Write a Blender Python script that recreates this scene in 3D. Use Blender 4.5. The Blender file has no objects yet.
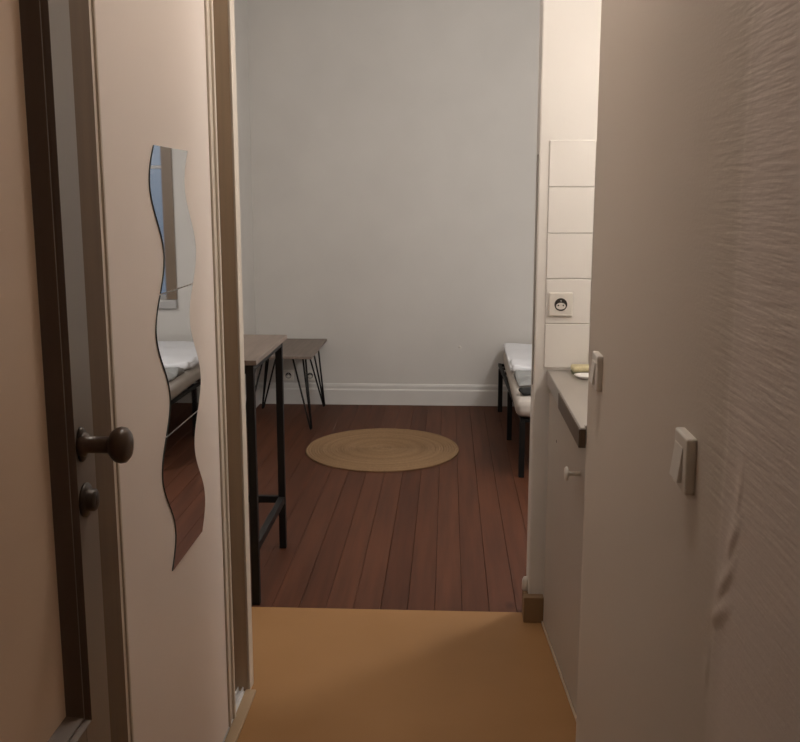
import bpy, bmesh, math, random
from mathutils import Vector, Matrix, noise
random.seed(4)
PI = math.pi
sc = bpy.context.scene
COL = sc.collection

# ------------------------------------------------------------------ materials
def newmat(name):
    m = bpy.data.materials.new(name); m.use_nodes = True
    nt = m.node_tree
    return m, nt, nt.nodes['Principled BSDF']

def ramp(nt, fac, c0, c1, p0=0.0, p1=1.0):
    r = nt.nodes.new('ShaderNodeValToRGB')
    r.color_ramp.elements[0].position = p0; r.color_ramp.elements[1].position = p1
    r.color_ramp.elements[0].color = (*c0, 1); r.color_ramp.elements[1].color = (*c1, 1)
    nt.links.new(fac, r.inputs['Fac'])
    return r.outputs['Color']

def objcoord(nt, scale=(1, 1, 1)):
    tc = nt.nodes.new('ShaderNodeTexCoord'); mp = nt.nodes.new('ShaderNodeMapping')
    mp.inputs['Scale'].default_value = scale
    nt.links.new(tc.outputs['Object'], mp.inputs['Vector'])
    return mp.outputs['Vector']

def noise_tex(nt, vec, scale, detail=3.0):
    n = nt.nodes.new('ShaderNodeTexNoise')
    n.inputs['Scale'].default_value = scale; n.inputs['Detail'].default_value = detail
    nt.links.new(vec, n.inputs['Vector'])
    return n.outputs['Fac']

def bump(nt, bsdf, height, strength, dist):
    b = nt.nodes.new('ShaderNodeBump')
    b.inputs['Strength'].default_value = strength; b.inputs['Distance'].default_value = dist
    nt.links.new(height, b.inputs['Height']); nt.links.new(b.outputs['Normal'], bsdf.inputs['Normal'])

def paint(name, c, rough=0.6, var=0.06, scale=6, bs=0.15, bscale=120, bd=0.002, metal=0, stretch=(1, 1, 1), spec=None):
    m, nt, b = newmat(name)
    v = objcoord(nt, stretch)
    col = ramp(nt, noise_tex(nt, v, scale), tuple(x * (1 - var) for x in c), tuple(min(1, x * (1 + var)) for x in c), 0.3, 0.7)
    nt.links.new(col, b.inputs['Base Color'])
    b.inputs['Roughness'].default_value = rough; b.inputs['Metallic'].default_value = metal
    if spec is not None: b.inputs['Specular IOR Level'].default_value = spec
    if bs: bump(nt, b, noise_tex(nt, v, bscale, 2), bs, bd)
    return m

M = {}
M['wall'] = paint('wall_paint', (.63, .605, .57), .75, .03, 2.5, .12, 60)
M['white_wall'] = paint('white_wall_paint', (.77, .74, .70), .6, .02, 3, .1, 60)
M['ceiling'] = paint('ceiling_paint', (.72, .70, .66), .8, .02)
M['skirting'] = paint('skirting_paint', (.66, .64, .61), .45, .03, 5, .05)
M['ward_white'] = paint('wardrobe_white', (.86, .77, .705), .45, .015, 2, .03)
M['ward_cream'] = paint('cream_profile', (.66, .58, .48), .4, .02, 4, .03)
M['ward_wood'] = paint('wardrobe_wood', (.50, .38, .26), .5, .10, 3, .05, stretch=(12, 12, .6))
M['base_tan'] = paint('tan_base_strip', (.40, .28, .17), .45, .06, 5, .04)
M['rail'] = paint('white_rail', (.75, .74, .72), .3, .02)
M['door_panel'] = paint('door_panel_paint', (.71, .535, .395), .42, .04, 2.5, .05, 40)
M['door_stile'] = paint('door_stile_paint', (.22, .185, .155), .3, .05, 3, .05, 40)
M['door_mould'] = paint('door_moulding_brown', (.13, .09, .064), .34, .08, 5, .05)
M['door_edge'] = paint('door_edge_wood', (.14, .088, .05), .7, .10, 4, .06, stretch=(10, 10, .7))
M['knob'] = paint('dark_wood_knob', (.085, .048, .028), .28, .15, 30, .03)
M['bronze'] = paint('dark_bronze', (.05, .035, .025), .35, .15, 40, .03, metal=.3)
M['black'] = paint('black_metal', (.008, .007, .007), .5, .1, 40, .05, spec=.3)
M['table_top'] = paint('grey_oak_board', (.19, .148, .122), .5, .14, 3, .08, 80, stretch=(14, 1.2, 1))
M['bedframe'] = paint('bed_frame_black', (.006, .005, .0045), .6, .1, spec=.25)
M['mattress'] = paint('mattress_fabric', (.50, .45, .40), .9, .04, 9, .3, 260)
M['sheet'] = paint('white_bedding', (.78, .78, .80), .9, .02, 9, .3, 200)
M['greysheet'] = paint('grey_sheet', (.30, .30, .29), .9, .05, 9, .3, 200)
M['blackcloth'] = paint('black_cloth', (.014, .014, .013), .9, .1, 20, .3, 200)
M['plastic'] = paint('white_plastic', (.74, .70, .64), .35, .01, 5, 0)
M['plastic_dark'] = paint('socket_hole_dark', (.03, .025, .02), .6, .1, 5, 0)
M['metalpin'] = paint('metal_pin', (.6, .58, .55), .3, .05, 5, 0, metal=1)
M['cab'] = paint('cabinet_white', (.52, .47, .42), .4, .02, 3, .04)
M['bead'] = paint('floor_bead', (.55, .45, .34), .45, .04)
M['steel'] = paint('brushed_steel', (.55, .52, .49), .34, .05, 8, .08, 200, metal=.85, stretch=(1, .1, 1))
M['sponge_y'] = paint('sponge_yellow', (.62, .55, .34), .95, .08, 60, .6, 300)
M['sponge_g'] = paint('sponge_pad', (.14, .15, .09), .95, .1, 60, .6, 300)
M['tan_base'] = paint('tan_skirting', (.25, .155, .08), .45, .05, 6, .04)
M['frame_brown'] = paint('window_frame_brown', (.18, .125, .08), .45, .08, 5, .05)
M['sill'] = paint('sill_paint', (.42, .41, .40), .4, .03)
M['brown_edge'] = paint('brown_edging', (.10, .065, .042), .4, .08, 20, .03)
M['dish'] = paint('white_china', (.82, .80, .77), .2, .01, 5, 0)
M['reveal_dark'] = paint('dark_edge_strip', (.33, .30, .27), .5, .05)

def mat_vinyl():
    m, nt, b = newmat('beige_vinyl')
    v = objcoord(nt)
    col = ramp(nt, noise_tex(nt, v, 1.8, 4), (.32, .165, .062), (.375, .20, .082), .3, .7)
    nt.links.new(col, b.inputs['Base Color']); b.inputs['Roughness'].default_value = .6; b.inputs['Specular IOR Level'].default_value = .25
    bump(nt, b, noise_tex(nt, v, 90, 2), .06, .002)
    return m
M['vinyl'] = mat_vinyl()

PITCH = .1007; X0 = -.644
def mat_planks():
    m, nt, b = newmat('stained_floorboards')
    tc = nt.nodes.new('ShaderNodeTexCoord'); sx = nt.nodes.new('ShaderNodeSeparateXYZ')
    nt.links.new(tc.outputs['Object'], sx.inputs[0])
    a = nt.nodes.new('ShaderNodeMath'); a.operation = 'SUBTRACT'; a.inputs[1].default_value = X0
    d = nt.nodes.new('ShaderNodeMath'); d.operation = 'DIVIDE'; d.inputs[1].default_value = PITCH
    f = nt.nodes.new('ShaderNodeMath'); f.operation = 'FLOOR'
    nt.links.new(sx.outputs['X'], a.inputs[0]); nt.links.new(a.outputs[0], d.inputs[0]); nt.links.new(d.outputs[0], f.inputs[0])
    w = nt.nodes.new('ShaderNodeTexWhiteNoise'); w.noise_dimensions = '1D'
    nt.links.new(f.outputs[0], w.inputs['W'])
    # per-board offset so the grain does not run across the joints
    cb = nt.nodes.new('ShaderNodeCombineXYZ')
    ms = nt.nodes.new('ShaderNodeMath'); ms.operation = 'MULTIPLY_ADD'; ms.inputs[1].default_value = 9; 
    my = nt.nodes.new('ShaderNodeMath'); my.operation = 'MULTIPLY'; my.inputs[1].default_value = 1.6
    mx = nt.nodes.new('ShaderNodeMath'); mx.operation = 'MULTIPLY'; mx.inputs[1].default_value = 26
    nt.links.new(w.outputs['Value'], ms.inputs[0]); nt.links.new(sx.outputs['Z'], ms.inputs[2])
    nt.links.new(sx.outputs['X'], mx.inputs[0]); nt.links.new(sx.outputs['Y'], my.inputs[0])
    nt.links.new(mx.outputs[0], cb.inputs[0]); nt.links.new(my.outputs[0], cb.inputs[1]); nt.links.new(ms.outputs[0], cb.inputs[2])
    n = noise_tex(nt, cb.outputs[0], 1.0, 6)
    base = ramp(nt, w.outputs['Value'], (.088, .031, .015), (.118, .044, .022))
    grain = ramp(nt, n, (.55, .52, .50), (1.15, 1.1, 1.08), .28, .72)
    mixn = nt.nodes.new('ShaderNodeMix'); mixn.data_type = 'RGBA'; mixn.blend_type = 'MULTIPLY'; mixn.inputs['Factor'].default_value = .75
    nt.links.new(base, mixn.inputs['A']); nt.links.new(grain, mixn.inputs['B'])
    # knots
    kv = objcoord(nt, (1, .55, 1))
    vo = nt.nodes.new('ShaderNodeTexVoronoi'); vo.inputs['Scale'].default_value = 3.1
    nt.links.new(kv, vo.inputs['Vector'])
    kn = ramp(nt, vo.outputs['Distance'], (.45, .4, .4), (1, 1, 1), .03, .085)
    mk = nt.nodes.new('ShaderNodeMix'); mk.data_type = 'RGBA'; mk.blend_type = 'MULTIPLY'; mk.inputs['Factor'].default_value = .8
    nt.links.new(mixn.outputs['Result'], mk.inputs['A']); nt.links.new(kn, mk.inputs['B'])
    nt.links.new(mk.outputs['Result'], b.inputs['Base Color'])
    b.inputs['Roughness'].default_value = .55; b.inputs['Specular IOR Level'].default_value = .18
    bump(nt, b, n, .12, .003)
    return m
M['planks'] = mat_planks()
M['gap'] = paint('floor_gap_dark', (.02, .012, .009), .9, .1)

def mat_rug():
    m, nt, b = newmat('braided_jute')
    tc = nt.nodes.new('ShaderNodeTexCoord')
    g = nt.nodes.new('ShaderNodeVectorMath'); g.operation = 'LENGTH'
    nt.links.new(tc.outputs['Object'], g.inputs[0])
    n1 = nt.nodes.new('ShaderNodeTexNoise'); n1.noise_dimensions = '1D'; n1.inputs['Scale'].default_value = 22; n1.inputs['Detail'].default_value = 1
    nt.links.new(g.outputs['Value'], n1.inputs['W'])
    ring = ramp(nt, n1.outputs['Fac'], (.235, .138, .066), (.29, .178, .092), .32, .68)
    fib = ramp(nt, noise_tex(nt, tc.outputs['Object'], 110, 3), (.72, .70, .68), (1.15, 1.15, 1.12), .25, .75)
    mx = nt.nodes.new('ShaderNodeMix'); mx.data_type = 'RGBA'; mx.blend_type = 'MULTIPLY'; mx.inputs['Factor'].default_value = .8
    nt.links.new(ring, mx.inputs['A']); nt.links.new(fib, mx.inputs['B'])
    nt.links.new(mx.outputs['Result'], b.inputs['Base Color'])
    b.inputs['Roughness'].default_value = .95
    bump(nt, b, noise_tex(nt, tc.outputs['Object'], 150, 2), .6, .003)
    return m
M['rug'] = mat_rug()

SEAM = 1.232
def mat_paper():
    m, nt, b = newmat('ribbed_wallpaper')
    tc = nt.nodes.new('ShaderNodeTexCoord'); sx = nt.nodes.new('ShaderNodeSeparateXYZ')
    nt.links.new(tc.outputs['Object'], sx.inputs[0])
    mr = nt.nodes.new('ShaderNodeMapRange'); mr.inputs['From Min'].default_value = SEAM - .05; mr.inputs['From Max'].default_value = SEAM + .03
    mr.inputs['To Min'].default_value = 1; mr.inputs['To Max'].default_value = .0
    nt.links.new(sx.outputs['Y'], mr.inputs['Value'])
    v = objcoord(nt, (1, 9, 118))
    rib = noise_tex(nt, v, 1.0, 2.0)
    v2 = objcoord(nt, (30, 60, 110))
    fine = noise_tex(nt, v2, 1.6, 2)
    mm = nt.nodes.new('ShaderNodeMath'); mm.operation = 'MULTIPLY'
    mz = nt.nodes.new('ShaderNodeMapRange'); mz.inputs['From Min'].default_value = .95; mz.inputs['From Max'].default_value = 1.4
    mz.inputs['To Min'].default_value = .25; mz.inputs['To Max'].default_value = 1
    nt.links.new(sx.outputs['Z'], mz.inputs['Value'])
    m2 = nt.nodes.new('ShaderNodeMapRange'); m2.inputs['From Min'].default_value = SEAM - .04; m2.inputs['From Max'].default_value = SEAM + .22
    m2.inputs['To Min'].default_value = 1; m2.inputs['To Max'].default_value = .10
    m2.interpolation_type = 'SMOOTHSTEP'
    nt.links.new(sx.outputs['Y'], m2.inputs['Value'])
    mq = nt.nodes.new('ShaderNodeMath'); mq.operation = 'MULTIPLY'
    nt.links.new(mz.outputs['Result'], mq.inputs[0]); nt.links.new(m2.outputs['Result'], mq.inputs[1])
    nt.links.new(rib, mm.inputs[0]); nt.links.new(mq.outputs[0], mm.inputs[1])
    ma = nt.nodes.new('ShaderNodeMath'); ma.operation = 'MULTIPLY_ADD'; ma.inputs[1].default_value = .16
    nt.links.new(fine, ma.inputs[0]); nt.links.new(mm.outputs[0], ma.inputs[2])
    bump(nt, b, ma.outputs[0], .5, .003)
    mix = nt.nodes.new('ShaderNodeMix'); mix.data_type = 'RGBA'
    mix.inputs['A'].default_value = (.625, .555, .485, 1); mix.inputs['B'].default_value = (.75, .67, .62, 1)  # near side's tone shift is light from elsewhere put into the paper colour
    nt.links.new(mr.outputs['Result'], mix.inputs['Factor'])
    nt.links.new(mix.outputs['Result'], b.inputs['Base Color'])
    b.inputs['Roughness'].default_value = .7
    return m
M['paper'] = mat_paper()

def mat_mirror():
    m, nt, b = newmat('mirror_silver')
    v = objcoord(nt)
    col = ramp(nt, noise_tex(nt, v, 3), (.80, .81, .82), (.83, .84, .85))
    nt.links.new(col, b.inputs['Base Color'])
    b.inputs['Metallic'].default_value = 1; b.inputs['Roughness'].default_value = .02
    return m
M['mirror'] = mat_mirror()
M['mirror_edge'] = paint('mirror_edge', (.05, .06, .06), .2, .05, 5, 0)
M['mirror_cut'] = paint('mirror_cut_edge', (.5, .52, .52), .3, .05, 5, 0)
def mat_glass():
    m = bpy.data.materials.new('window_glass'); m.use_nodes = True
    nt = m.node_tree; nt.nodes.clear()
    o = nt.nodes.new('ShaderNodeOutputMaterial'); t = nt.nodes.new('ShaderNodeBsdfTransparent'); g = nt.nodes.new('ShaderNodeBsdfGlossy')
    t.inputs['Color'].default_value = (.93, .95, .97, 1); g.inputs['Roughness'].default_value = .03
    fr = nt.nodes.new('ShaderNodeFresnel'); mx = nt.nodes.new('ShaderNodeMixShader')
    nt.links.new(fr.outputs[0], mx.inputs[0]); nt.links.new(t.outputs[0], mx.inputs[1]); nt.links.new(g.outputs[0], mx.inputs[2])
    nt.links.new(mx.outputs[0], o.inputs['Surface'])
    return m
M['glass'] = mat_glass()

# ------------------------------------------------------------------ mesh helpers
def B(): return bmesh.new()
def box(bm, x0, x1, y0, y1, z0, z1, bev=0, seg=2):
    t = bmesh.new()
    bmesh.ops.create_cube(t, size=1)
    for v in t.verts:
        v.co = Vector(((x0 + x1) / 2 + v.co.x * (x1 - x0), (y0 + y1) / 2 + v.co.y * (y1 - y0), (z0 + z1) / 2 + v.co.z * (z1 - z0)))
    if bev: bmesh.ops.bevel(t, geom=t.edges[:], offset=bev, segments=seg, profile=.5, affect='EDGES')
    me = bpy.data.meshes.new('t'); t.to_mesh(me); t.free(); bm.from_mesh(me); bpy.data.meshes.remove(me)
def tube(bm, pts, r, n=10):
    pts = [Vector(p) for p in pts]; rings = []
    for i, p in enumerate(pts):
        d = (pts[min(i + 1, len(pts) - 1)] - pts[max(i - 1, 0)]).normalized()
        a = d.cross(Vector((0, 0, 1)) if abs(d.z) < .9 else Vector((1, 0, 0))).normalized(); b = d.cross(a)
        rr = r[i] if isinstance(r, (list, tuple)) else r
        rings.append([bm.verts.new(p + a * rr * math.cos(2 * PI * k / n) + b * rr * math.sin(2 * PI * k / n)) for k in range(n)])
    for i in range(len(rings) - 1):
        for k in range(n): bm.faces.new((rings[i][k], rings[i][(k + 1) % n], rings[i + 1][(k + 1) % n], rings[i + 1][k]))
    bm.faces.new(rings[0][::-1]); bm.faces.new(rings[-1])
def lathe(bm, prof, origin, axis, n=32, sx=1, sy=1):
    """prof: list of (radius, height along axis)"""
    ax = Vector(axis).normalized(); a = ax.cross(Vector((0, 0, 1)) if abs(ax.z) < .9 else Vector((0, 1, 0))).normalized(); b = ax.cross(a)
    o = Vector(origin); rings = []
    for r, h in prof:
        if r < 1e-6: rings.append([bm.verts.new(o + ax * h)])
        else: rings.append([bm.verts.new(o + ax * h + a * r * sx * math.cos(2 * PI * k / n) + b * r * sy * math.sin(2 * PI * k / n)) for k in range(n)])
    for i in range(len(rings) - 1):
        A, C = rings[i], rings[i + 1]
        for k in range(n):
            k2 = (k + 1) % n
            if len(A) == 1 and len(C) == 1: continue
            if len(A) == 1: bm.faces.new((A[0], C[k2], C[k]))
            elif len(C) == 1: bm.faces.new((A[k], A[k2], C[0]))
            else: bm.faces.new((A[k], A[k2], C[k2], C[k]))
    if len(rings[0]) > 1: bm.faces.new(rings[0][::-1])
    if len(rings[-1]) > 1: bm.faces.new(rings[-1])

def obj(name, bm, mat, parent=None, smooth=False, origin=None, mods=None):
    """link ONE mesh object; verts are given in the parent's frame, or in world for a top-level mesh with an origin"""
    if origin is not None:
        for v in bm.verts: v.co -= Vector(origin)
    bmesh.ops.recalc_face_normals(bm, faces=bm.faces[:])
    me = bpy.data.meshes.new(name); bm.to_mesh(me); bm.free()
    mats = mat if isinstance(mat, (list, tuple)) else [mat]
    for x in mats: me.materials.append(x)
    if smooth:
        for p in me.polygons: p.use_smooth = True
    o = bpy.data.objects.new(name, me); COL.objects.link(o)
    if parent: o.parent = parent
    if origin is not None: o.location = origin
    return o
def sub(o, lv=2):
    m = o.modifiers.new('subdivision', 'SUBSURF'); m.levels = lv; m.render_levels = lv
def tag(o, label, cat, group=None):
    o['label'] = label; o['category'] = cat
    if group: o['group'] = group
    return o
def thing(name, label, cat, loc, rz=0, group=None):
    o = bpy.data.objects.new(name, None); COL.objects.link(o)
    o.location = loc; o.rotation_euler = (0, 0, rz); o.empty_display_size = .1
    return tag(o, label, cat, group)
def struct(name, bm, mat, parent=None, smooth=False):
    o = obj(name, bm, mat, parent, smooth)
    o['kind'] = 'structure'
    return o
def copy_tree(o, parent=None):
    c = o.copy(); COL.objects.link(c)
    if parent: c.parent = parent
    for ch in list(o.children): copy_tree(ch, c)
    return c

# ------------------------------------------------------------------ the shell
TOP = 3.1; YB = 6.96
b = B(); box(b, -1.5, 1.85, -1.3, 3.36, -.06, .002); struct('floor', b, M['vinyl'])
b = B(); box(b, -1.5, 1.85, 3.36, 7.06, -.06, -.012)
for f in b.faces: f.material_index = 1
k0 = -8
for k in range(k0, 26):
    xa = X0 + k * PITCH; xb = xa + PITCH
    n0 = len(b.faces); g = random.uniform(.0003, .0010)
    box(b, max(xa + g, -1.45), min(xb - g, 1.80), 3.36, 7.0, -.022, random.uniform(-.0006, .0004), .0008, 1)
struct('floor', b, [M['planks'], M['gap']])
b = B(); box(b, -1.5, 1.85, -1.3, 7.06, TOP, TOP + .1); struct('ceiling', b, M['ceiling'])
b = B(); box(b, -1.5, -.645, -1.2, 1.60, 0, TOP); struct('wall_left', b, M['white_wall'])
b = B(); box(b, -1.5, -1.40, 1.60, 7.06, 0, TOP); struct('wall_room_left', b, M['wall'])
WX0, WX1, WZ0, WZ1 = .76, 1.60, .764, 2.45
b = B()
box(b, -1.5, WX0, YB, YB + .2, 0, TOP); box(b, WX1, 1.85, YB, YB + .2, 0, TOP)
box(b, WX0, WX1, YB, YB + .2, 0, WZ0); box(b, WX0, WX1, YB, YB + .2, WZ1, TOP)
struct('wall_back', b, M['wall'])
b = B(); box(b, 1.75, 1.85, 3.41, YB, 0, TOP); struct('wall_room_right', b, M['wall'])
b = B(); box(b, .297, 1.85, 3.31, 3.41, 0, TOP, .006); part = struct('wall_partition', b, M['white_wall'])
b = B(); box(b, 1.05, 1.15, 2.375, 3.31, 0, TOP); struct('wall_kitchen', b, M['white_wall'])
b = B(); box(b, .45, 1.05, 2.375, 2.475, 0, TOP); struct('wall_kitchen_near', b, M['white_wall'])
b = B(); box(b, -1.5, .46, -1.3, -1.2, 0, TOP); struct('wall_front', b, M['door_panel'])

# right corridor wall: papered, with a seam whose paper has come loose in folds
def seg_dist(p, a, c):
    ax, ay = a; cx, cy = c; px, py = p
    t = max(0, min(1, ((px - ax) * (cx - ax) + (py - ay) * (cy - ay)) / ((cx - ax) ** 2 + (cy - ay) ** 2)))
    return math.hypot(px - ax - t * (cx - ax), py - ay - t * (cy - ay)), t
FOLDS = [((1.157, 1.161), (1.169, 1.119), 0.0015), ((1.157, 1.106), (1.197, 1.047), 0.003), ((1.166, 1.046), (1.229, 0.979), 0.0035), ((1.175, 0.985), (1.25, 0.935), 0.0035), ((1.253, 0.878), (1.26, 0.839), 0.0022)]
def relief(y, z):
    d = 0
    sy = SEAM + .006 * noise.noise(Vector((0, 0, z * 9))) + (.02 * max(0, 1.25 - z) if z < 1.25 else 0)
    d += .0005 / (1 + math.exp((y - sy) / .003))           # the near sheet overlaps
    d += .0008 * math.exp(-((y - sy) / .006) ** 2) * noise.noise(Vector((3, 0, z * 30)))
    for a, c, h in FOLDS:
        q, t = seg_dist((y, z), a, c)
        side = (c[0] - a[0]) * (z - a[1]) - (c[1] - a[1]) * (y - a[0])      # steep on the near side, easy on the far side
        d += h * math.exp(-(q / (.0045 if side < 0 else .018)) ** 2) * math.sin(PI * (.08 + .84 * t))
    d += .0016 * noise.noise(Vector((1, y * 3.2, z * 2.6)))
    return d
ys = [-1.2, -.4, .2, .6, .8, .95, 1.05, 1.12]
y = 1.15
while y < 1.40: ys.append(y); y += .0045
ys += [1.45 + .06 * i for i in range(17)] + [2.458]
zs = [0, .3, .5, .62, .7, .76]
z = .80
while z < 1.15: zs.append(z); z += .006
while z < 2.4: zs.append(z); z += .03
zs += [2.6, TOP]
b = B()
grid = [[b.verts.new((.36 - relief(yy, zz), yy, zz)) for zz in zs] for yy in ys]
for i in range(len(ys) - 1):
    for j in range(len(zs) - 1): b.faces.new((grid[i][j], grid[i][j + 1], grid[i + 1][j + 1], grid[i + 1][j]))
# rounded end of the wall, then its back
prev = grid[-1]
for a in range(1, 6):
    th = a / 5 * PI / 2
    cur = [b.verts.new((.36 + .017 * (1 - math.cos(th)), 2.458 + .017 * math.sin(th), zz)) for zz in zs]
    for j in range(len(zs) - 1): b.faces.new((prev[j], prev[j + 1], cur[j + 1], cur[j]))
    prev = cur
for (x, y) in ((.46, 2.475), (.46, -1.2), (.36, -1.2)):
    cur = grid[0] if (x, y) == (.36, -1.2) else [b.verts.new((x, y, zz)) for zz in zs]
    for j in range(len(zs) - 1): b.faces.new((prev[j], prev[j + 1], cur[j + 1], cur[j]))
    prev = cur
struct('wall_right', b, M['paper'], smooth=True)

# skirtings
def skirt_prof(d):   # (out, z)
    return [(0, 0), (.022, 0), (.022, .108), (.018, .114), (.014, .118), (.014, .140), (.009, .152), (0, .155)]
def skirting(name, p0, p1, nrm):
    b = B(); A = []
    for p in (p0, p1):
        A.append([b.verts.new((p[0] + nrm[0] * o, p[1] + nrm[1] * o, z)) for o, z in skirt_prof(0)])
    n = len(A[0])
    for i in range(n): b.faces.new((A[0][i], A[0][(i + 1) % n], A[1][(i + 1) % n], A[1][i]))
    b.faces.new(A[0]); b.faces.new(A[1][::-1])
    return struct(name, b, M['skirting'])
skirting('baseboard_back', (-1.40, YB), (1.75, YB), (0, -1))
skirting('baseboard_left', (-1.40, 3.36), (-1.40, YB - .022), (1, 0))
b = B(); box(b, .279, .35, 3.272, 3.31, .002, .097, .003); box(b, .279, .297, 3.31, 3.36, .002, .097, .003)
struct('baseboard_right', b, M['tan_base'])
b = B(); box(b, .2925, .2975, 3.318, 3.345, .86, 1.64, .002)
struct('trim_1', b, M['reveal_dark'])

# tiles above the worktop
b = B()
for i in range(4):
    for j in range(5):
        x = .331 + i * .153; z1 = 1.685 - j * .1528
        box(b, x, x + .1508, 3.3035, 3.311, z1 - .1508, z1, .0022, 2)
t = struct('tile_backsplash', b, paint('white_tile', (.80, .77, .73), .22, .015, 6, .02), part)

# window in the back wall, beside the bed (seen in the mirror)
w = bpy.data.objects.new('window_1', None); COL.objects.link(w); w.location = (WX0, YB, WZ0); w['kind'] = 'structure'
def wl(bm): 
    for v in bm.verts: v.co -= Vector((WX0, YB, WZ0))
    return bm
b = B()
box(b, WX0, WX0 + .08, YB - .012, YB + .10, WZ0, WZ1, .004); box(b, WX1 - .08, WX1, YB - .012, YB + .10, WZ0, WZ1, .004)
box(b, WX0 + .08, WX1 - .08, YB - .012, YB + .10, WZ1 - .08, WZ1, .004)
struct('window_frame', wl(b), M['frame_brown'], w)
b = B(); box(b, WX0 + .08, WX1 - .08, YB + .03, YB + .07, 1.70, 1.722, .003); box(b, WX0 + .08, WX1 - .08, YB + .02, YB + .08, WZ0, WZ0 + .03, .003)
box(b, 1.17, 1.20, YB + .025, YB + .075, WZ0 + .03, WZ1 - .08, .003)
struct('glazing_bar', wl(b), M['sill'], w)
b = B(); box(b, WX0 + .08, WX1 - .08, YB + .047, YB + .053, WZ0, WZ1 - .08); struct('window_pane', wl(b), M['glass'], w)
b = B(); box(b, WX0, WX1, YB - .035, YB + .0, WZ0 - .062, WZ0, .004); struct('window_sill', wl(b), M['sill'], w)

# open entrance door on the left, standing along the corridor
DX = -.53
d = bpy.data.objects.new('door_1', None); COL.objects.link(d); d.location = (DX, .66, 0); d['kind'] = 'structure'
def dl(bm):
    for v in bm.verts: v.co -= Vector((DX, .66, 0))
    return bm
PY0, PY1, PZ0, PZ1 = .78, 1.297, .737, 2.12          # outer edge of the upper panel's moulding
b = B()
box(b, DX - .04, DX, PY1, 1.394, .008, 2.2, .002); box(b, DX - .04, DX, .66, PY0, .008, 2.2, .002)
box(b, DX - .04, DX, PY0, PY1, PZ1, 2.2, .001); box(b, DX - .04, DX, PY0, PY1, .008, PZ0, .001)
struct('door_frame', dl(b), M['door_stile'], d)
b = B(); box(b, DX - .03, DX - .012, PY0, PY1, PZ0, PZ1); struct('door_panel', dl(b), M['door_panel'], d)
b = B(); box(b, DX - .046, DX - .004, 1.3995, 1.484, .008, 2.2, .003); struct('door_edge', dl(b), M['door_edge'], d)
# bolection moulding swept round the panel, mitred corners
b = B()
prof = [(0, -.012), (0, .002), (.006, .010), (.016, .013), (.024, .008), (.030, .003), (.034, .007), (.044, .008), (.052, .001), (.060, -.006), (.068, -.012)]  # (inset from outer edge, out)
rings = []
for (cy, cz, sy, sz) in ((PY1, PZ0, -1, 1), (PY1, PZ1, -1, -1), (PY0, PZ1, 1, -1), (PY0, PZ0, 1, 1)):
    rings.append([b.verts.new((DX + o, cy + sy * i * .60, cz + sz * i * .44)) for i, o in prof])
for q in range(4):
    A, C = rings[q], rings[(q + 1) % 4]
    for i in range(len(prof) - 1): b.faces.new((A[i], A[i + 1], C[i + 1], C[i]))
struct('door_moulding', dl(b), M['door_mould'], d)
KY, KZ = 1.340, 1.147
b = B()
lathe(b, [(.019, 0), (.019, .004), (.017, .009), (.0125, .011), (.0125, .040), (.0135, .044), (.020, .047), (.0250, .053), (.0268, .060), (.0255, .067), (.0195, .072), (.010, .0745), (0, .075)], (DX, KY, KZ), (1, 0, 0), 36)
kn = struct('door_handle', dl(b), M['knob'], d, True)
b = B(); lathe(b, [(.026, 0), (.026, .003), (.022, .0065), (.012, .007)], (DX, KY, KZ), (1, 0, 0), 32, 0.62, 1.0)
o = struct('handle_rose', dl(b), M['bronze'], d, True)
b = B(); lathe(b, [(.0255, 0), (.0255, .003), (.020, .006), (.0165, .0075), (.0165, .015), (.014, .017), (0, .017)], (DX, 1.345, 1.062), (1, 0, 0), 30)
box(b, DX + .0165, DX + .0175, 1.344, 1.346, 1.055, 1.069)
struct('lock_cylinder', dl(b), M['bronze'], d, True)

# ------------------------------------------------------------------ wardrobe
WF = -.607
wd = thing('wardrobe', 'tall built-in wardrobe with a cream sliding door, standing open a crack', 'wardrobe', (-.9, 2.2, 0))
def ll(bm, o):
    for v in bm.verts: v.co -= Vector(o)
    return bm
W0 = (-.9, 2.2, 0)
b = B(); box(b, -1.38, -.604, 2.735, 2.772, .002, TOP - .005); obj('side_panel', ll(b, W0), M['ward_wood'], wd)
b = B(); box(b, -.604, -.597, 2.735, 2.790, .002, TOP - .005, .002); box(b, -.612, -.604, 2.772, 2.790, .002, TOP - .005); obj('front_edge', ll(b, W0), M['ward_cream'], wd)
b = B(); box(b, -1.38, -.700, 1.605, 1.64, .002, TOP - .005); obj('side_panel', ll(b, W0), M['ward_wood'], wd)
b = B(); box(b, -1.395, -1.381, 1.605, 2.772, .002, TOP - .005); obj('back_panel', ll(b, W0), M['ward_wood'], wd)
b = B(); box(b, WF - .016, WF, 1.70, 2.487, .03, 2.9, .0015); sd = obj('sliding_door', ll(b, W0), M['ward_white'], wd)
for (ya, yb) in ((1.655, 1.6995), (2.4885, 2.545)):
    b = B()
    y0 = ya if yb < 2 else yb - .016
    box(b, WF - .022, WF + .002, ya, yb, .028, 2.9, .003)
    if yb > 2: box(b, WF, WF + .009, yb - .014, yb, .028, 2.9, .003); box(b, WF, WF + .006, ya, ya + .008, .028, 2.9, .002)
    else: box(b, WF, WF + .009, ya, ya + .014, .028, 2.9, .003); box(b, WF, WF + .006, yb - .008, yb, .028, 2.9, .002)
    obj('door_profile', ll(b, W0), M['ward_cream'], sd)
b = B()
for x in (-.648, -.633, -.618): box(b, x - .0018, x + .0018, 1.64, 2.732, .005, .020)
box(b, -.655, -.612, 1.64, 2.732, .002, .006)
obj('track', ll(b, W0), M['rail'], wd)
b = B(); box(b, -.611, -.578, 1.62, 2.735, .002, .012, .003); obj('base_strip', ll(b, W0), M['base_tan'], wd)

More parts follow.
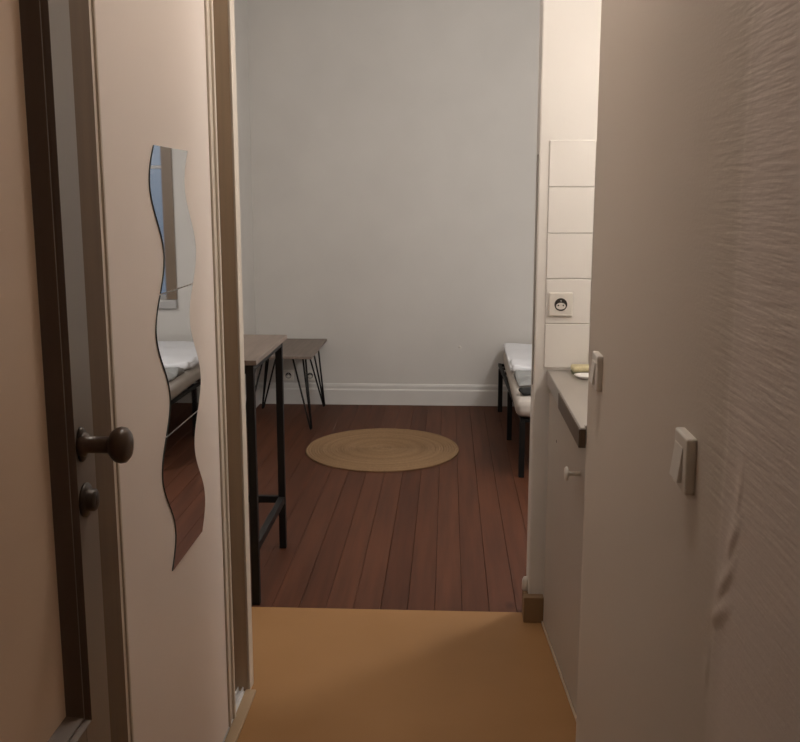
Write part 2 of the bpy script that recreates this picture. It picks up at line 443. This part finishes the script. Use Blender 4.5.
# ------------------------------------------------------------------ wavy mirror, three panes
mr = thing('wall_mirror', 'frameless wavy-edged mirror of three stacked panes on the wardrobe door', 'mirror', (WF, 2.15, .68))
T = .308
for k in range(3):
    zt = 1.606 - k * T - .0014; zb = 1.606 - (k + 1) * T + .0014
    b = B(); N = 40; F, K, G = [], [], []
    for i in range(N + 1):
        z = zt + (zb - zt) * i / N
        s = .040 * math.sin(2 * PI * (1.606 - z) / T)
        row = []
        for (yy, xx) in ((2.010 - s, .0004), (2.010 - s, .0026), (2.0115 - s, .0030), (2.2705 - s, .0030), (2.272 - s, .0026), (2.272 - s, .0004)):
            row.append(b.verts.new((xx, yy - 2.15, z - .68)))
        F.append(row)
    for i in range(N):
        for q in range(5):
            f = b.faces.new((F[i][q], F[i][q + 1], F[i + 1][q + 1], F[i + 1][q])); f.material_index = 0 if q == 2 else 1
        f = b.faces.new((F[i][5], F[i][0], F[i + 1][0], F[i + 1][5])); f.material_index = 1
    for row in (F[0], F[-1]):
        f = b.faces.new(row); f.material_index = 2
    obj('mirror_pane', b, [M['mirror'], M['mirror_edge'], M['mirror_cut']], mr)

# ------------------------------------------------------------------ high table
TZ = .929
tb = thing('high_table', 'tall grey-brown table on black square legs just inside the room', 'table', (-1.02, 3.69, 0))
T0 = (-1.02, 3.69, 0)
b = B(); box(b, -1.36, -.677, 3.362, 4.022, TZ - .018, TZ, .002); obj('tabletop', ll(b, T0), M['table_top'], tb)
for x in (-.706, -1.32):
    for y in (3.392, 3.985):
        b = B(); box(b, x - .0145, x + .0145, y - .0145, y + .0145, .003 if y < 3.37 else .0008, TZ - .0185, .002); obj('leg', ll(b, T0), M['black'], tb)
b = B()
for y in (3.392, 3.985): box(b, -1.3055, -.7205, y - .0145, y + .0145, TZ - .052, TZ - .0185, .002)
for x in (-.706, -1.32): box(b, x - .0135, x + .0135, 3.4066, 3.9704, TZ - .045, TZ - .0185, .002)
obj('apron', ll(b, T0), M['black'], tb)
for x in (-.706, -1.32):
    b = B(); box(b, x - .013, x + .013, 3.4066, 3.9704, .205, .235, .002); obj('crossbar', ll(b, T0), M['black'], tb)
b = B(); box(b, -1.3055, -.7205, 3.972, 3.998, .205, .235, .002); obj('crossbar', ll(b, T0), M['black'], tb)

# ------------------------------------------------------------------ low hairpin table by the back wall
H0 = (-1.1, 6.5, 0)
st = thing('side_table', 'low grey-brown table on thin black hairpin legs against the back wall', 'table', H0)
b = B(); box(b, -1.340, -.874, 6.125, 6.925, .471, .489, .003); obj('tabletop', ll(b, H0), M['table_top'], st)
for (bx, by, cx, cy) in ((-.882, 6.125, -.925, 6.20), (-.886, 6.83, -.925, 6.80), (-1.322, 6.125, -1.285, 6.20), (-1.322, 6.74, -1.285, 6.80)):
    b = B()
    sxn = -1 if cx > -1.1 else 1; syn = 1 if cy < 6.5 else -1
    top1 = (cx + .0, cy, .4705); top2 = (cx + sxn * .085, cy, .4705); top3 = (cx + sxn * .03, cy + syn * .07, .4705)
    e = .004
    pts = [top1, (bx, by, .014), (bx + sxn * e, by + syn * e, .0065), (bx + sxn * 2 * e, by, .014), top2]
    tube(b, pts, .0062, 10); tube(b, [(bx, by + syn * .002, .012), top3], .0062, 10)
    tube(b, [(cx + sxn * -.004, cy, .4665), (cx + sxn * .095, cy, .4665)], .0035, 8)
    obj('hairpin_leg', ll(b, H0), M['black'], st, True)

# ------------------------------------------------------------------ round rug
b = B(); RR = .462; n = 29; prof = []
for i in range(n):
    r = RR * (1 - i / n); w_ = RR / n
    prof += [(r, .003 if i else .001), (r - w_ * .25, .0085), (r - w_ * .6, .0092), (r - w_ * .92, .0045)]
prof.append((0, .006))
lathe(b, prof, (0, 0, 0), (0, 0, 1), 96, 1.0, 1.0)
for v in b.verts: v.co.y *= 1.09
o = obj('round_rug', b, M['rug'], None, True); o.location = (-.388, 5.675, .0006)
tag(o, 'round tan braided jute rug lying on the dark floorboards', 'rug')

# ------------------------------------------------------------------ bed
bed = thing('bed', 'single bed on black metal legs with a pale mattress beside the right wall', 'bed', (.405, 5.12, 0), math.radians(1.09))
BW = .86; BL = 1.74
for x in (0, BW):
    for y in (0.0, .82, 1.63):
        b = B(); box(b, x - .015, x + .015, y - .015, y + .015, .0008, .3095, .002); obj('leg', b, M['bedframe'], bed)
b = B()
for x in (0, BW): box(b, x - .011, x + .011, -.016, BL, .3098, .330, .002)
for y in (0, .82, BL - .015): box(b, .011, BW - .011, y - .015, y + .015, .3098, .328, .002)
for i in range(9): box(b, .015, BW - .015, .1 + i * .18, .16 + i * .18, .318, .329)
obj('bed_frame', b, M['bedframe'], bed)
def soft_box(x0, x1, y0, y1, z0, z1, r, nx, ny, amp, sc_, seed, nz=3):
    """rounded block of cloth with gentle lumps"""
    b = B(); bmesh.ops.create_cube(b, size=2)
    bmesh.ops.subdivide_edges(b, edges=b.edges[:], cuts=max(nx, ny), use_grid_fill=True)
    hx, hy, hz = (x1 - x0) / 2, (y1 - y0) / 2, (z1 - z0) / 2
    for v in b.verts:
        p = Vector((v.co.x * hx, v.co.y * hy, v.co.z * hz))
        q = Vector((max(-hx + r, min(hx - r, p.x)), max(-hy + r, min(hy - r, p.y)), max(-hz + min(r, hz), min(hz - min(r, hz), p.z))))
        dv = p - q
        if dv.length > 1e-6: p = q + dv.normalized() * min(r, max(abs(dv.x), abs(dv.y), abs(dv.z)))
        nn = noise.noise(Vector((p.x * sc_ + seed, p.y * sc_, p.z * sc_)))
        up = max(0, v.co.z)
        p += Vector((0, 0, amp * nn * (.2 + up))) + (p - Vector((0, 0, p.z))).normalized() * amp * .4 * nn
        v.co = p + Vector(((x0 + x1) / 2, (y0 + y1) / 2, (z0 + z1) / 2))
    return b
o = obj('mattress', soft_box(-.038, BW + .03, -.035, BL + .01, .3312, .438, .045, 30, 30, .003, 5, 1), M['mattress'], bed, True); o.rotation_euler.z = math.radians(-1.9)
def onbed(x, y, z):   # bed frame to world
    return bed.matrix_basis @ Vector((x, y, z))
b = soft_box(-.465, .44, -.50, .50, 0, .034, .017, 40, 40, .008, 6, 7)
b2 = soft_box(-.455, .42, -.545, -.30, .004, .050, .022, 40, 40, .016, 9, 3)
me = bpy.data.meshes.new('t'); b2.to_mesh(me); b2.free(); b.from_mesh(me)
o = obj('folded_duvet', b, M['sheet'], None, True); o.location = onbed(.472, 1.235, .4425); o.rotation_euler.z = math.radians(-.8)
tag(o, 'thick white duvet folded over at the head of the bed', 'duvet')
b = B(); NX, NY = 40, 22
def crump(u, v): return .045 * abs(noise.noise(Vector((u * 4.1, v * 4 + 2, 5)))) + .03 * math.exp(-((v - .72 - .10 * math.sin(u * 5)) / .14) ** 2) + .006
g = [[b.verts.new((u / NX * .78 - .37, v / NY * .36 - .18 + .02 * math.sin(u * .5), crump(u / NX, v / NY))) for v in range(NY + 1)] for u in range(NX + 1)]
g2 = [[b.verts.new((p.co.x, p.co.y, .001)) for p in row] for row in g]
for u in range(NX):
    for v in range(NY):
        b.faces.new((g[u][v], g[u + 1][v], g[u + 1][v + 1], g[u][v + 1])); b.faces.new((g2[u][v], g2[u][v + 1], g2[u + 1][v + 1], g2[u + 1][v]))
def rim(i0, j0, i1, j1): b.faces.new((g[i0][j0], g2[i0][j0], g2[i1][j1], g[i1][j1]))
for u in range(NX): rim(u, 0, u + 1, 0); rim(u + 1, NY, u, NY)
for v in range(NY): rim(0, v + 1, 0, v); rim(NX, v, NX, v + 1)
o = obj('crumpled_sheet', b, M['greysheet'], None, True); o.location = onbed(.375, .48, .4425); o.rotation_euler.z = bed.rotation_euler.z
tag(o, 'crumpled grey sheet bunched up in front of the white duvet', 'sheet')
b = soft_box(-.11, .19, -.06, .06, 0, .022, .011, 22, 22, .006, 9, 12)
o = obj('black_cloth', b, M['blackcloth'], None, True); o.location = onbed(.105, .115, .4425); o.rotation_euler.z = .12
tag(o, 'small black cloth lying at the foot of the bed', 'cloth')

# ------------------------------------------------------------------ kitchenette
cb = thing('base_cabinet', 'white kitchen base cabinet under the steel worktop', 'cabinet', (.348, 3.268, 0), math.radians(3.33))
b = B(); box(b, .018, .58, -.775, -.002, .003, .860); obj('body', b, M['cab'], cb)
b = B(); box(b, 0, .017, -.774, -.002, .012, .845, .002); dr = obj('door', b, M['cab'], cb)
b = B(); lathe(b, [(.008, 0), (.006, .004), (.0055, .030), (.010, .034), (.0195, .036), (.0208, .039), (.018, .043), (0, .045)], (0, -.57, .722), (-1, 0, 0), 28)
obj('knob', b, M['plastic'], dr, True)
b = B(); lathe(b, [(.005, 0), (.005, .0006)], (-.0002, -.17, .715), (-1, 0, 0), 12); obj('screw_hole', b, M['plastic_dark'], cb)
b = B(); box(b, -.006, -.0005, -.775, -.0, .0025, .014, .002); obj('floor_strip', b, M['bead'], cb)

b = B(); box(b, .3425, 1.045, 2.482, 3.309, .862, .915, .004, 3); box(b, .3425, .3572, 2.452, 2.49, .862, .915, .003, 2)
o = thing('worktop', 'brushed steel worktop on the white base cabinet', 'worktop', (.69, 2.9, .862))
obj('slab', ll(b, (.69, 2.9, .862)), M['steel'], o)
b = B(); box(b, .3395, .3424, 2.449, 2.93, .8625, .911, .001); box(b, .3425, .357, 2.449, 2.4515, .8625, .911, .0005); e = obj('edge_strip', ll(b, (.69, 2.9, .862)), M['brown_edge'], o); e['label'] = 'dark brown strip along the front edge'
SP = (.468, 3.245, .9152)
sp = thing('sponge', 'yellow-green scouring sponge on the far end of the steel worktop', 'sponge', SP)
b = B(); box(b, -.05, .05, -.032, .032, 0, .008, .003); obj('scouring_pad', b, M['sponge_g'], sp)
b = B(); box(b, -.05, .05, -.032, .032, .0081, .026, .006, 3); obj('foam', b, M['sponge_y'], sp)

b = B(); lathe(b, [(0, .001), (.022, 0), (.026, .001), (.036, .009), (.0375, .0115), (.035, .011), (.025, .0035), (0, .003)], (0, 0, 0), (0, 0, 1), 36)
o = obj('soap_dish', b, M['dish'], None, True); o.location = (.452, 3.155, .9151)
tag(o, 'tiny round white dish on the steel worktop in front of the sponge', 'dish')

# French socket on the tiles
def socket(name, loc, label, sz, group=None):
    s = thing(name, label, 'socket', loc, 0, group)          # faces -Y
    h = sz / 2
    b = B(); box(b, -h, h, -.011, 0, -h, h, .004, 3)
    obj('plate', b, M['plastic'], s)
    b = B(); lathe(b, [(.0215, 0), (.0215, .0022), (.019, .0022), (.018, .0006), (0, .0006)], (0, -.0108, 0), (0, -1, 0), 32)
    obj('socket_well', b, M['plastic_dark'], s)
    b = B(); lathe(b, [(.0165, 0), (.0165, .0012), (0, .0012)], (0, -.0114, -.0055), (0, -1, 0), 28, 1, .70)
    obj('socket_face', b, M['plastic'], s)
    b = B()
    for x in (-.0085, .0085): lathe(b, [(.0028, 0), (.0028, .0004), (0, .0004)], (x, -.0128, -.003), (0, -1, 0), 12)
    obj('pin_hole', b, M['plastic_dark'], s)
    b = B(); lathe(b, [(.0024, 0), (.0024, .007), (.001, .009), (0, .009)], (0, -.0112, .0125), (0, -1, 0), 12)
    obj('earth_pin', b, M['metalpin'], s, True)
    return s
socket('wall_socket', (.381, 3.3035, 1.142), 'square white wall socket on the kitchen tiles', .081)
s1 = socket('wall_socket', (-1.165, YB, .212), 'left one of two low wall sockets behind the hairpin table', .078, 'sockets low on the back wall')
s2 = copy_tree(s1); s2.location.x = -1.005; s2['label'] = 'right one of two low wall sockets behind the hairpin table'

# rocker switches on the right wall
def switch(loc, label):
    s = thing('light_switch', label, 'switch', loc, 0, 'light switches on the right wall')   # faces -X
    b = B(); box(b, -.0145, 0.002, -.040, .040, -.0425, .0425, .0045, 3); obj('plate', b, M['plastic'], s)
    b = B()
    vs = [(-.0140, -.019, -.029), (-.0140, .030, -.029), (-.0140, .030, .024), (-.0140, -.019, .024), (-.0215, -.019, -.029), (-.0215, .030, -.029), (-.0152, .030, .024), (-.0152, -.019, .024)]
    V = [b.verts.new(v) for v in vs]
    for f in ((0, 1, 2, 3), (4, 5, 6, 7), (0, 1, 5, 4), (1, 2, 6, 5), (2, 3, 7, 6), (3, 0, 4, 7)): b.faces.new([V[i] for i in f])
    bmesh.ops.bevel(b, geom=b.edges[:], offset=.0008, segments=2, affect='EDGES')
    obj('rocker', b, M['plastic'], s)
    return s
sw = switch((.3595, 1.413, 1.115), 'white rocker switch on the right wall, nearer one beside the wallpaper seam')
s2 = copy_tree(sw); s2.location = (.3605, 2.277, 1.095); s2['label'] = 'white rocker switch on the right wall, farther one near its end by the kitchen'

b = B(); lathe(b, [(.010, 0), (.010, .002), (.007, .005), (0, .006)], (0, 0, 0), (0, -1, 0), 20)
o = obj('wall_plug', b, M['plastic'], None, True); o.location = (.089, YB, .43)
tag(o, 'tiny white plug in the back wall above the skirting', 'wall plug')
b = B(); lathe(b, [(.007, 0), (.0105, .006), (.0115, .022), (.0105, .042), (.006, .052), (0, .054)], (0, 0, 0), (0, 0, 1), 20)
o = obj('door_stop', b, M['plastic'], None, True); o.location = (.2875, 3.338, .097)
tag(o, 'small white rubber stop on the tan skirting at the end of the partition', 'door stop')

# ------------------------------------------------------------------ light
def area(name, loc, size, power, col, rot=(0, 0, 0), sizey=None, spread=PI):
    l = bpy.data.lights.new(name, 'AREA'); l.energy = power; l.color = col; l.size = size; l.spread = spread
    if sizey: l.shape = 'RECTANGLE'; l.size_y = sizey
    o = bpy.data.objects.new(name, l); COL.objects.link(o); o.location = loc; o.rotation_euler = rot
    return o
def bulb(name, loc, r, power, col):
    l = bpy.data.lights.new(name, 'POINT'); l.energy = power; l.color = col; l.shadow_soft_size = r
    o = bpy.data.objects.new(name, l); COL.objects.link(o); o.location = loc
    return o
bulb('kitchen_lamp', (.80, 2.56, 1.90), .06, 8.5, (1, .93, .86))
bulb('corridor_lamp', (0, 2.30, 3.0), .10, 22, (1, .90, .82))
bulb('unseen_room_lamp', (1.15, 4.25, 2.2), .14, 62, (1, .97, .955))  # unseen lamp, placed behind the partition to light the back wall
area('sky_light', (1.18, YB + 1.6, 3.9), 1.4, 40, (.60, .77, 1), (math.radians(-40), 0, 0), 1.4)
wd_ = bpy.data.worlds.new('dusk'); sc.world = wd_; wd_.use_nodes = True
bg = wd_.node_tree.nodes['Background']; bg.inputs['Color'].default_value = (.34, .42, .54, 1); bg.inputs['Strength'].default_value = .5

# ------------------------------------------------------------------ camera
cam = bpy.data.cameras.new('camera'); co = bpy.data.objects.new('camera', cam); COL.objects.link(co)
cam.sensor_width = 36; cam.lens = 970 / 800 * 36; cam.clip_start = .02
co.location = (0, 0, 1.5); co.rotation_euler = (math.radians(90 - 10.1696), 0, math.radians(2.8465))
sc.camera = co
vs = sc.view_settings
vs.view_transform = 'Standard'; vs.look = 'None'; vs.gamma = 1; vs.exposure = 0; vs.use_curve_mapping = False
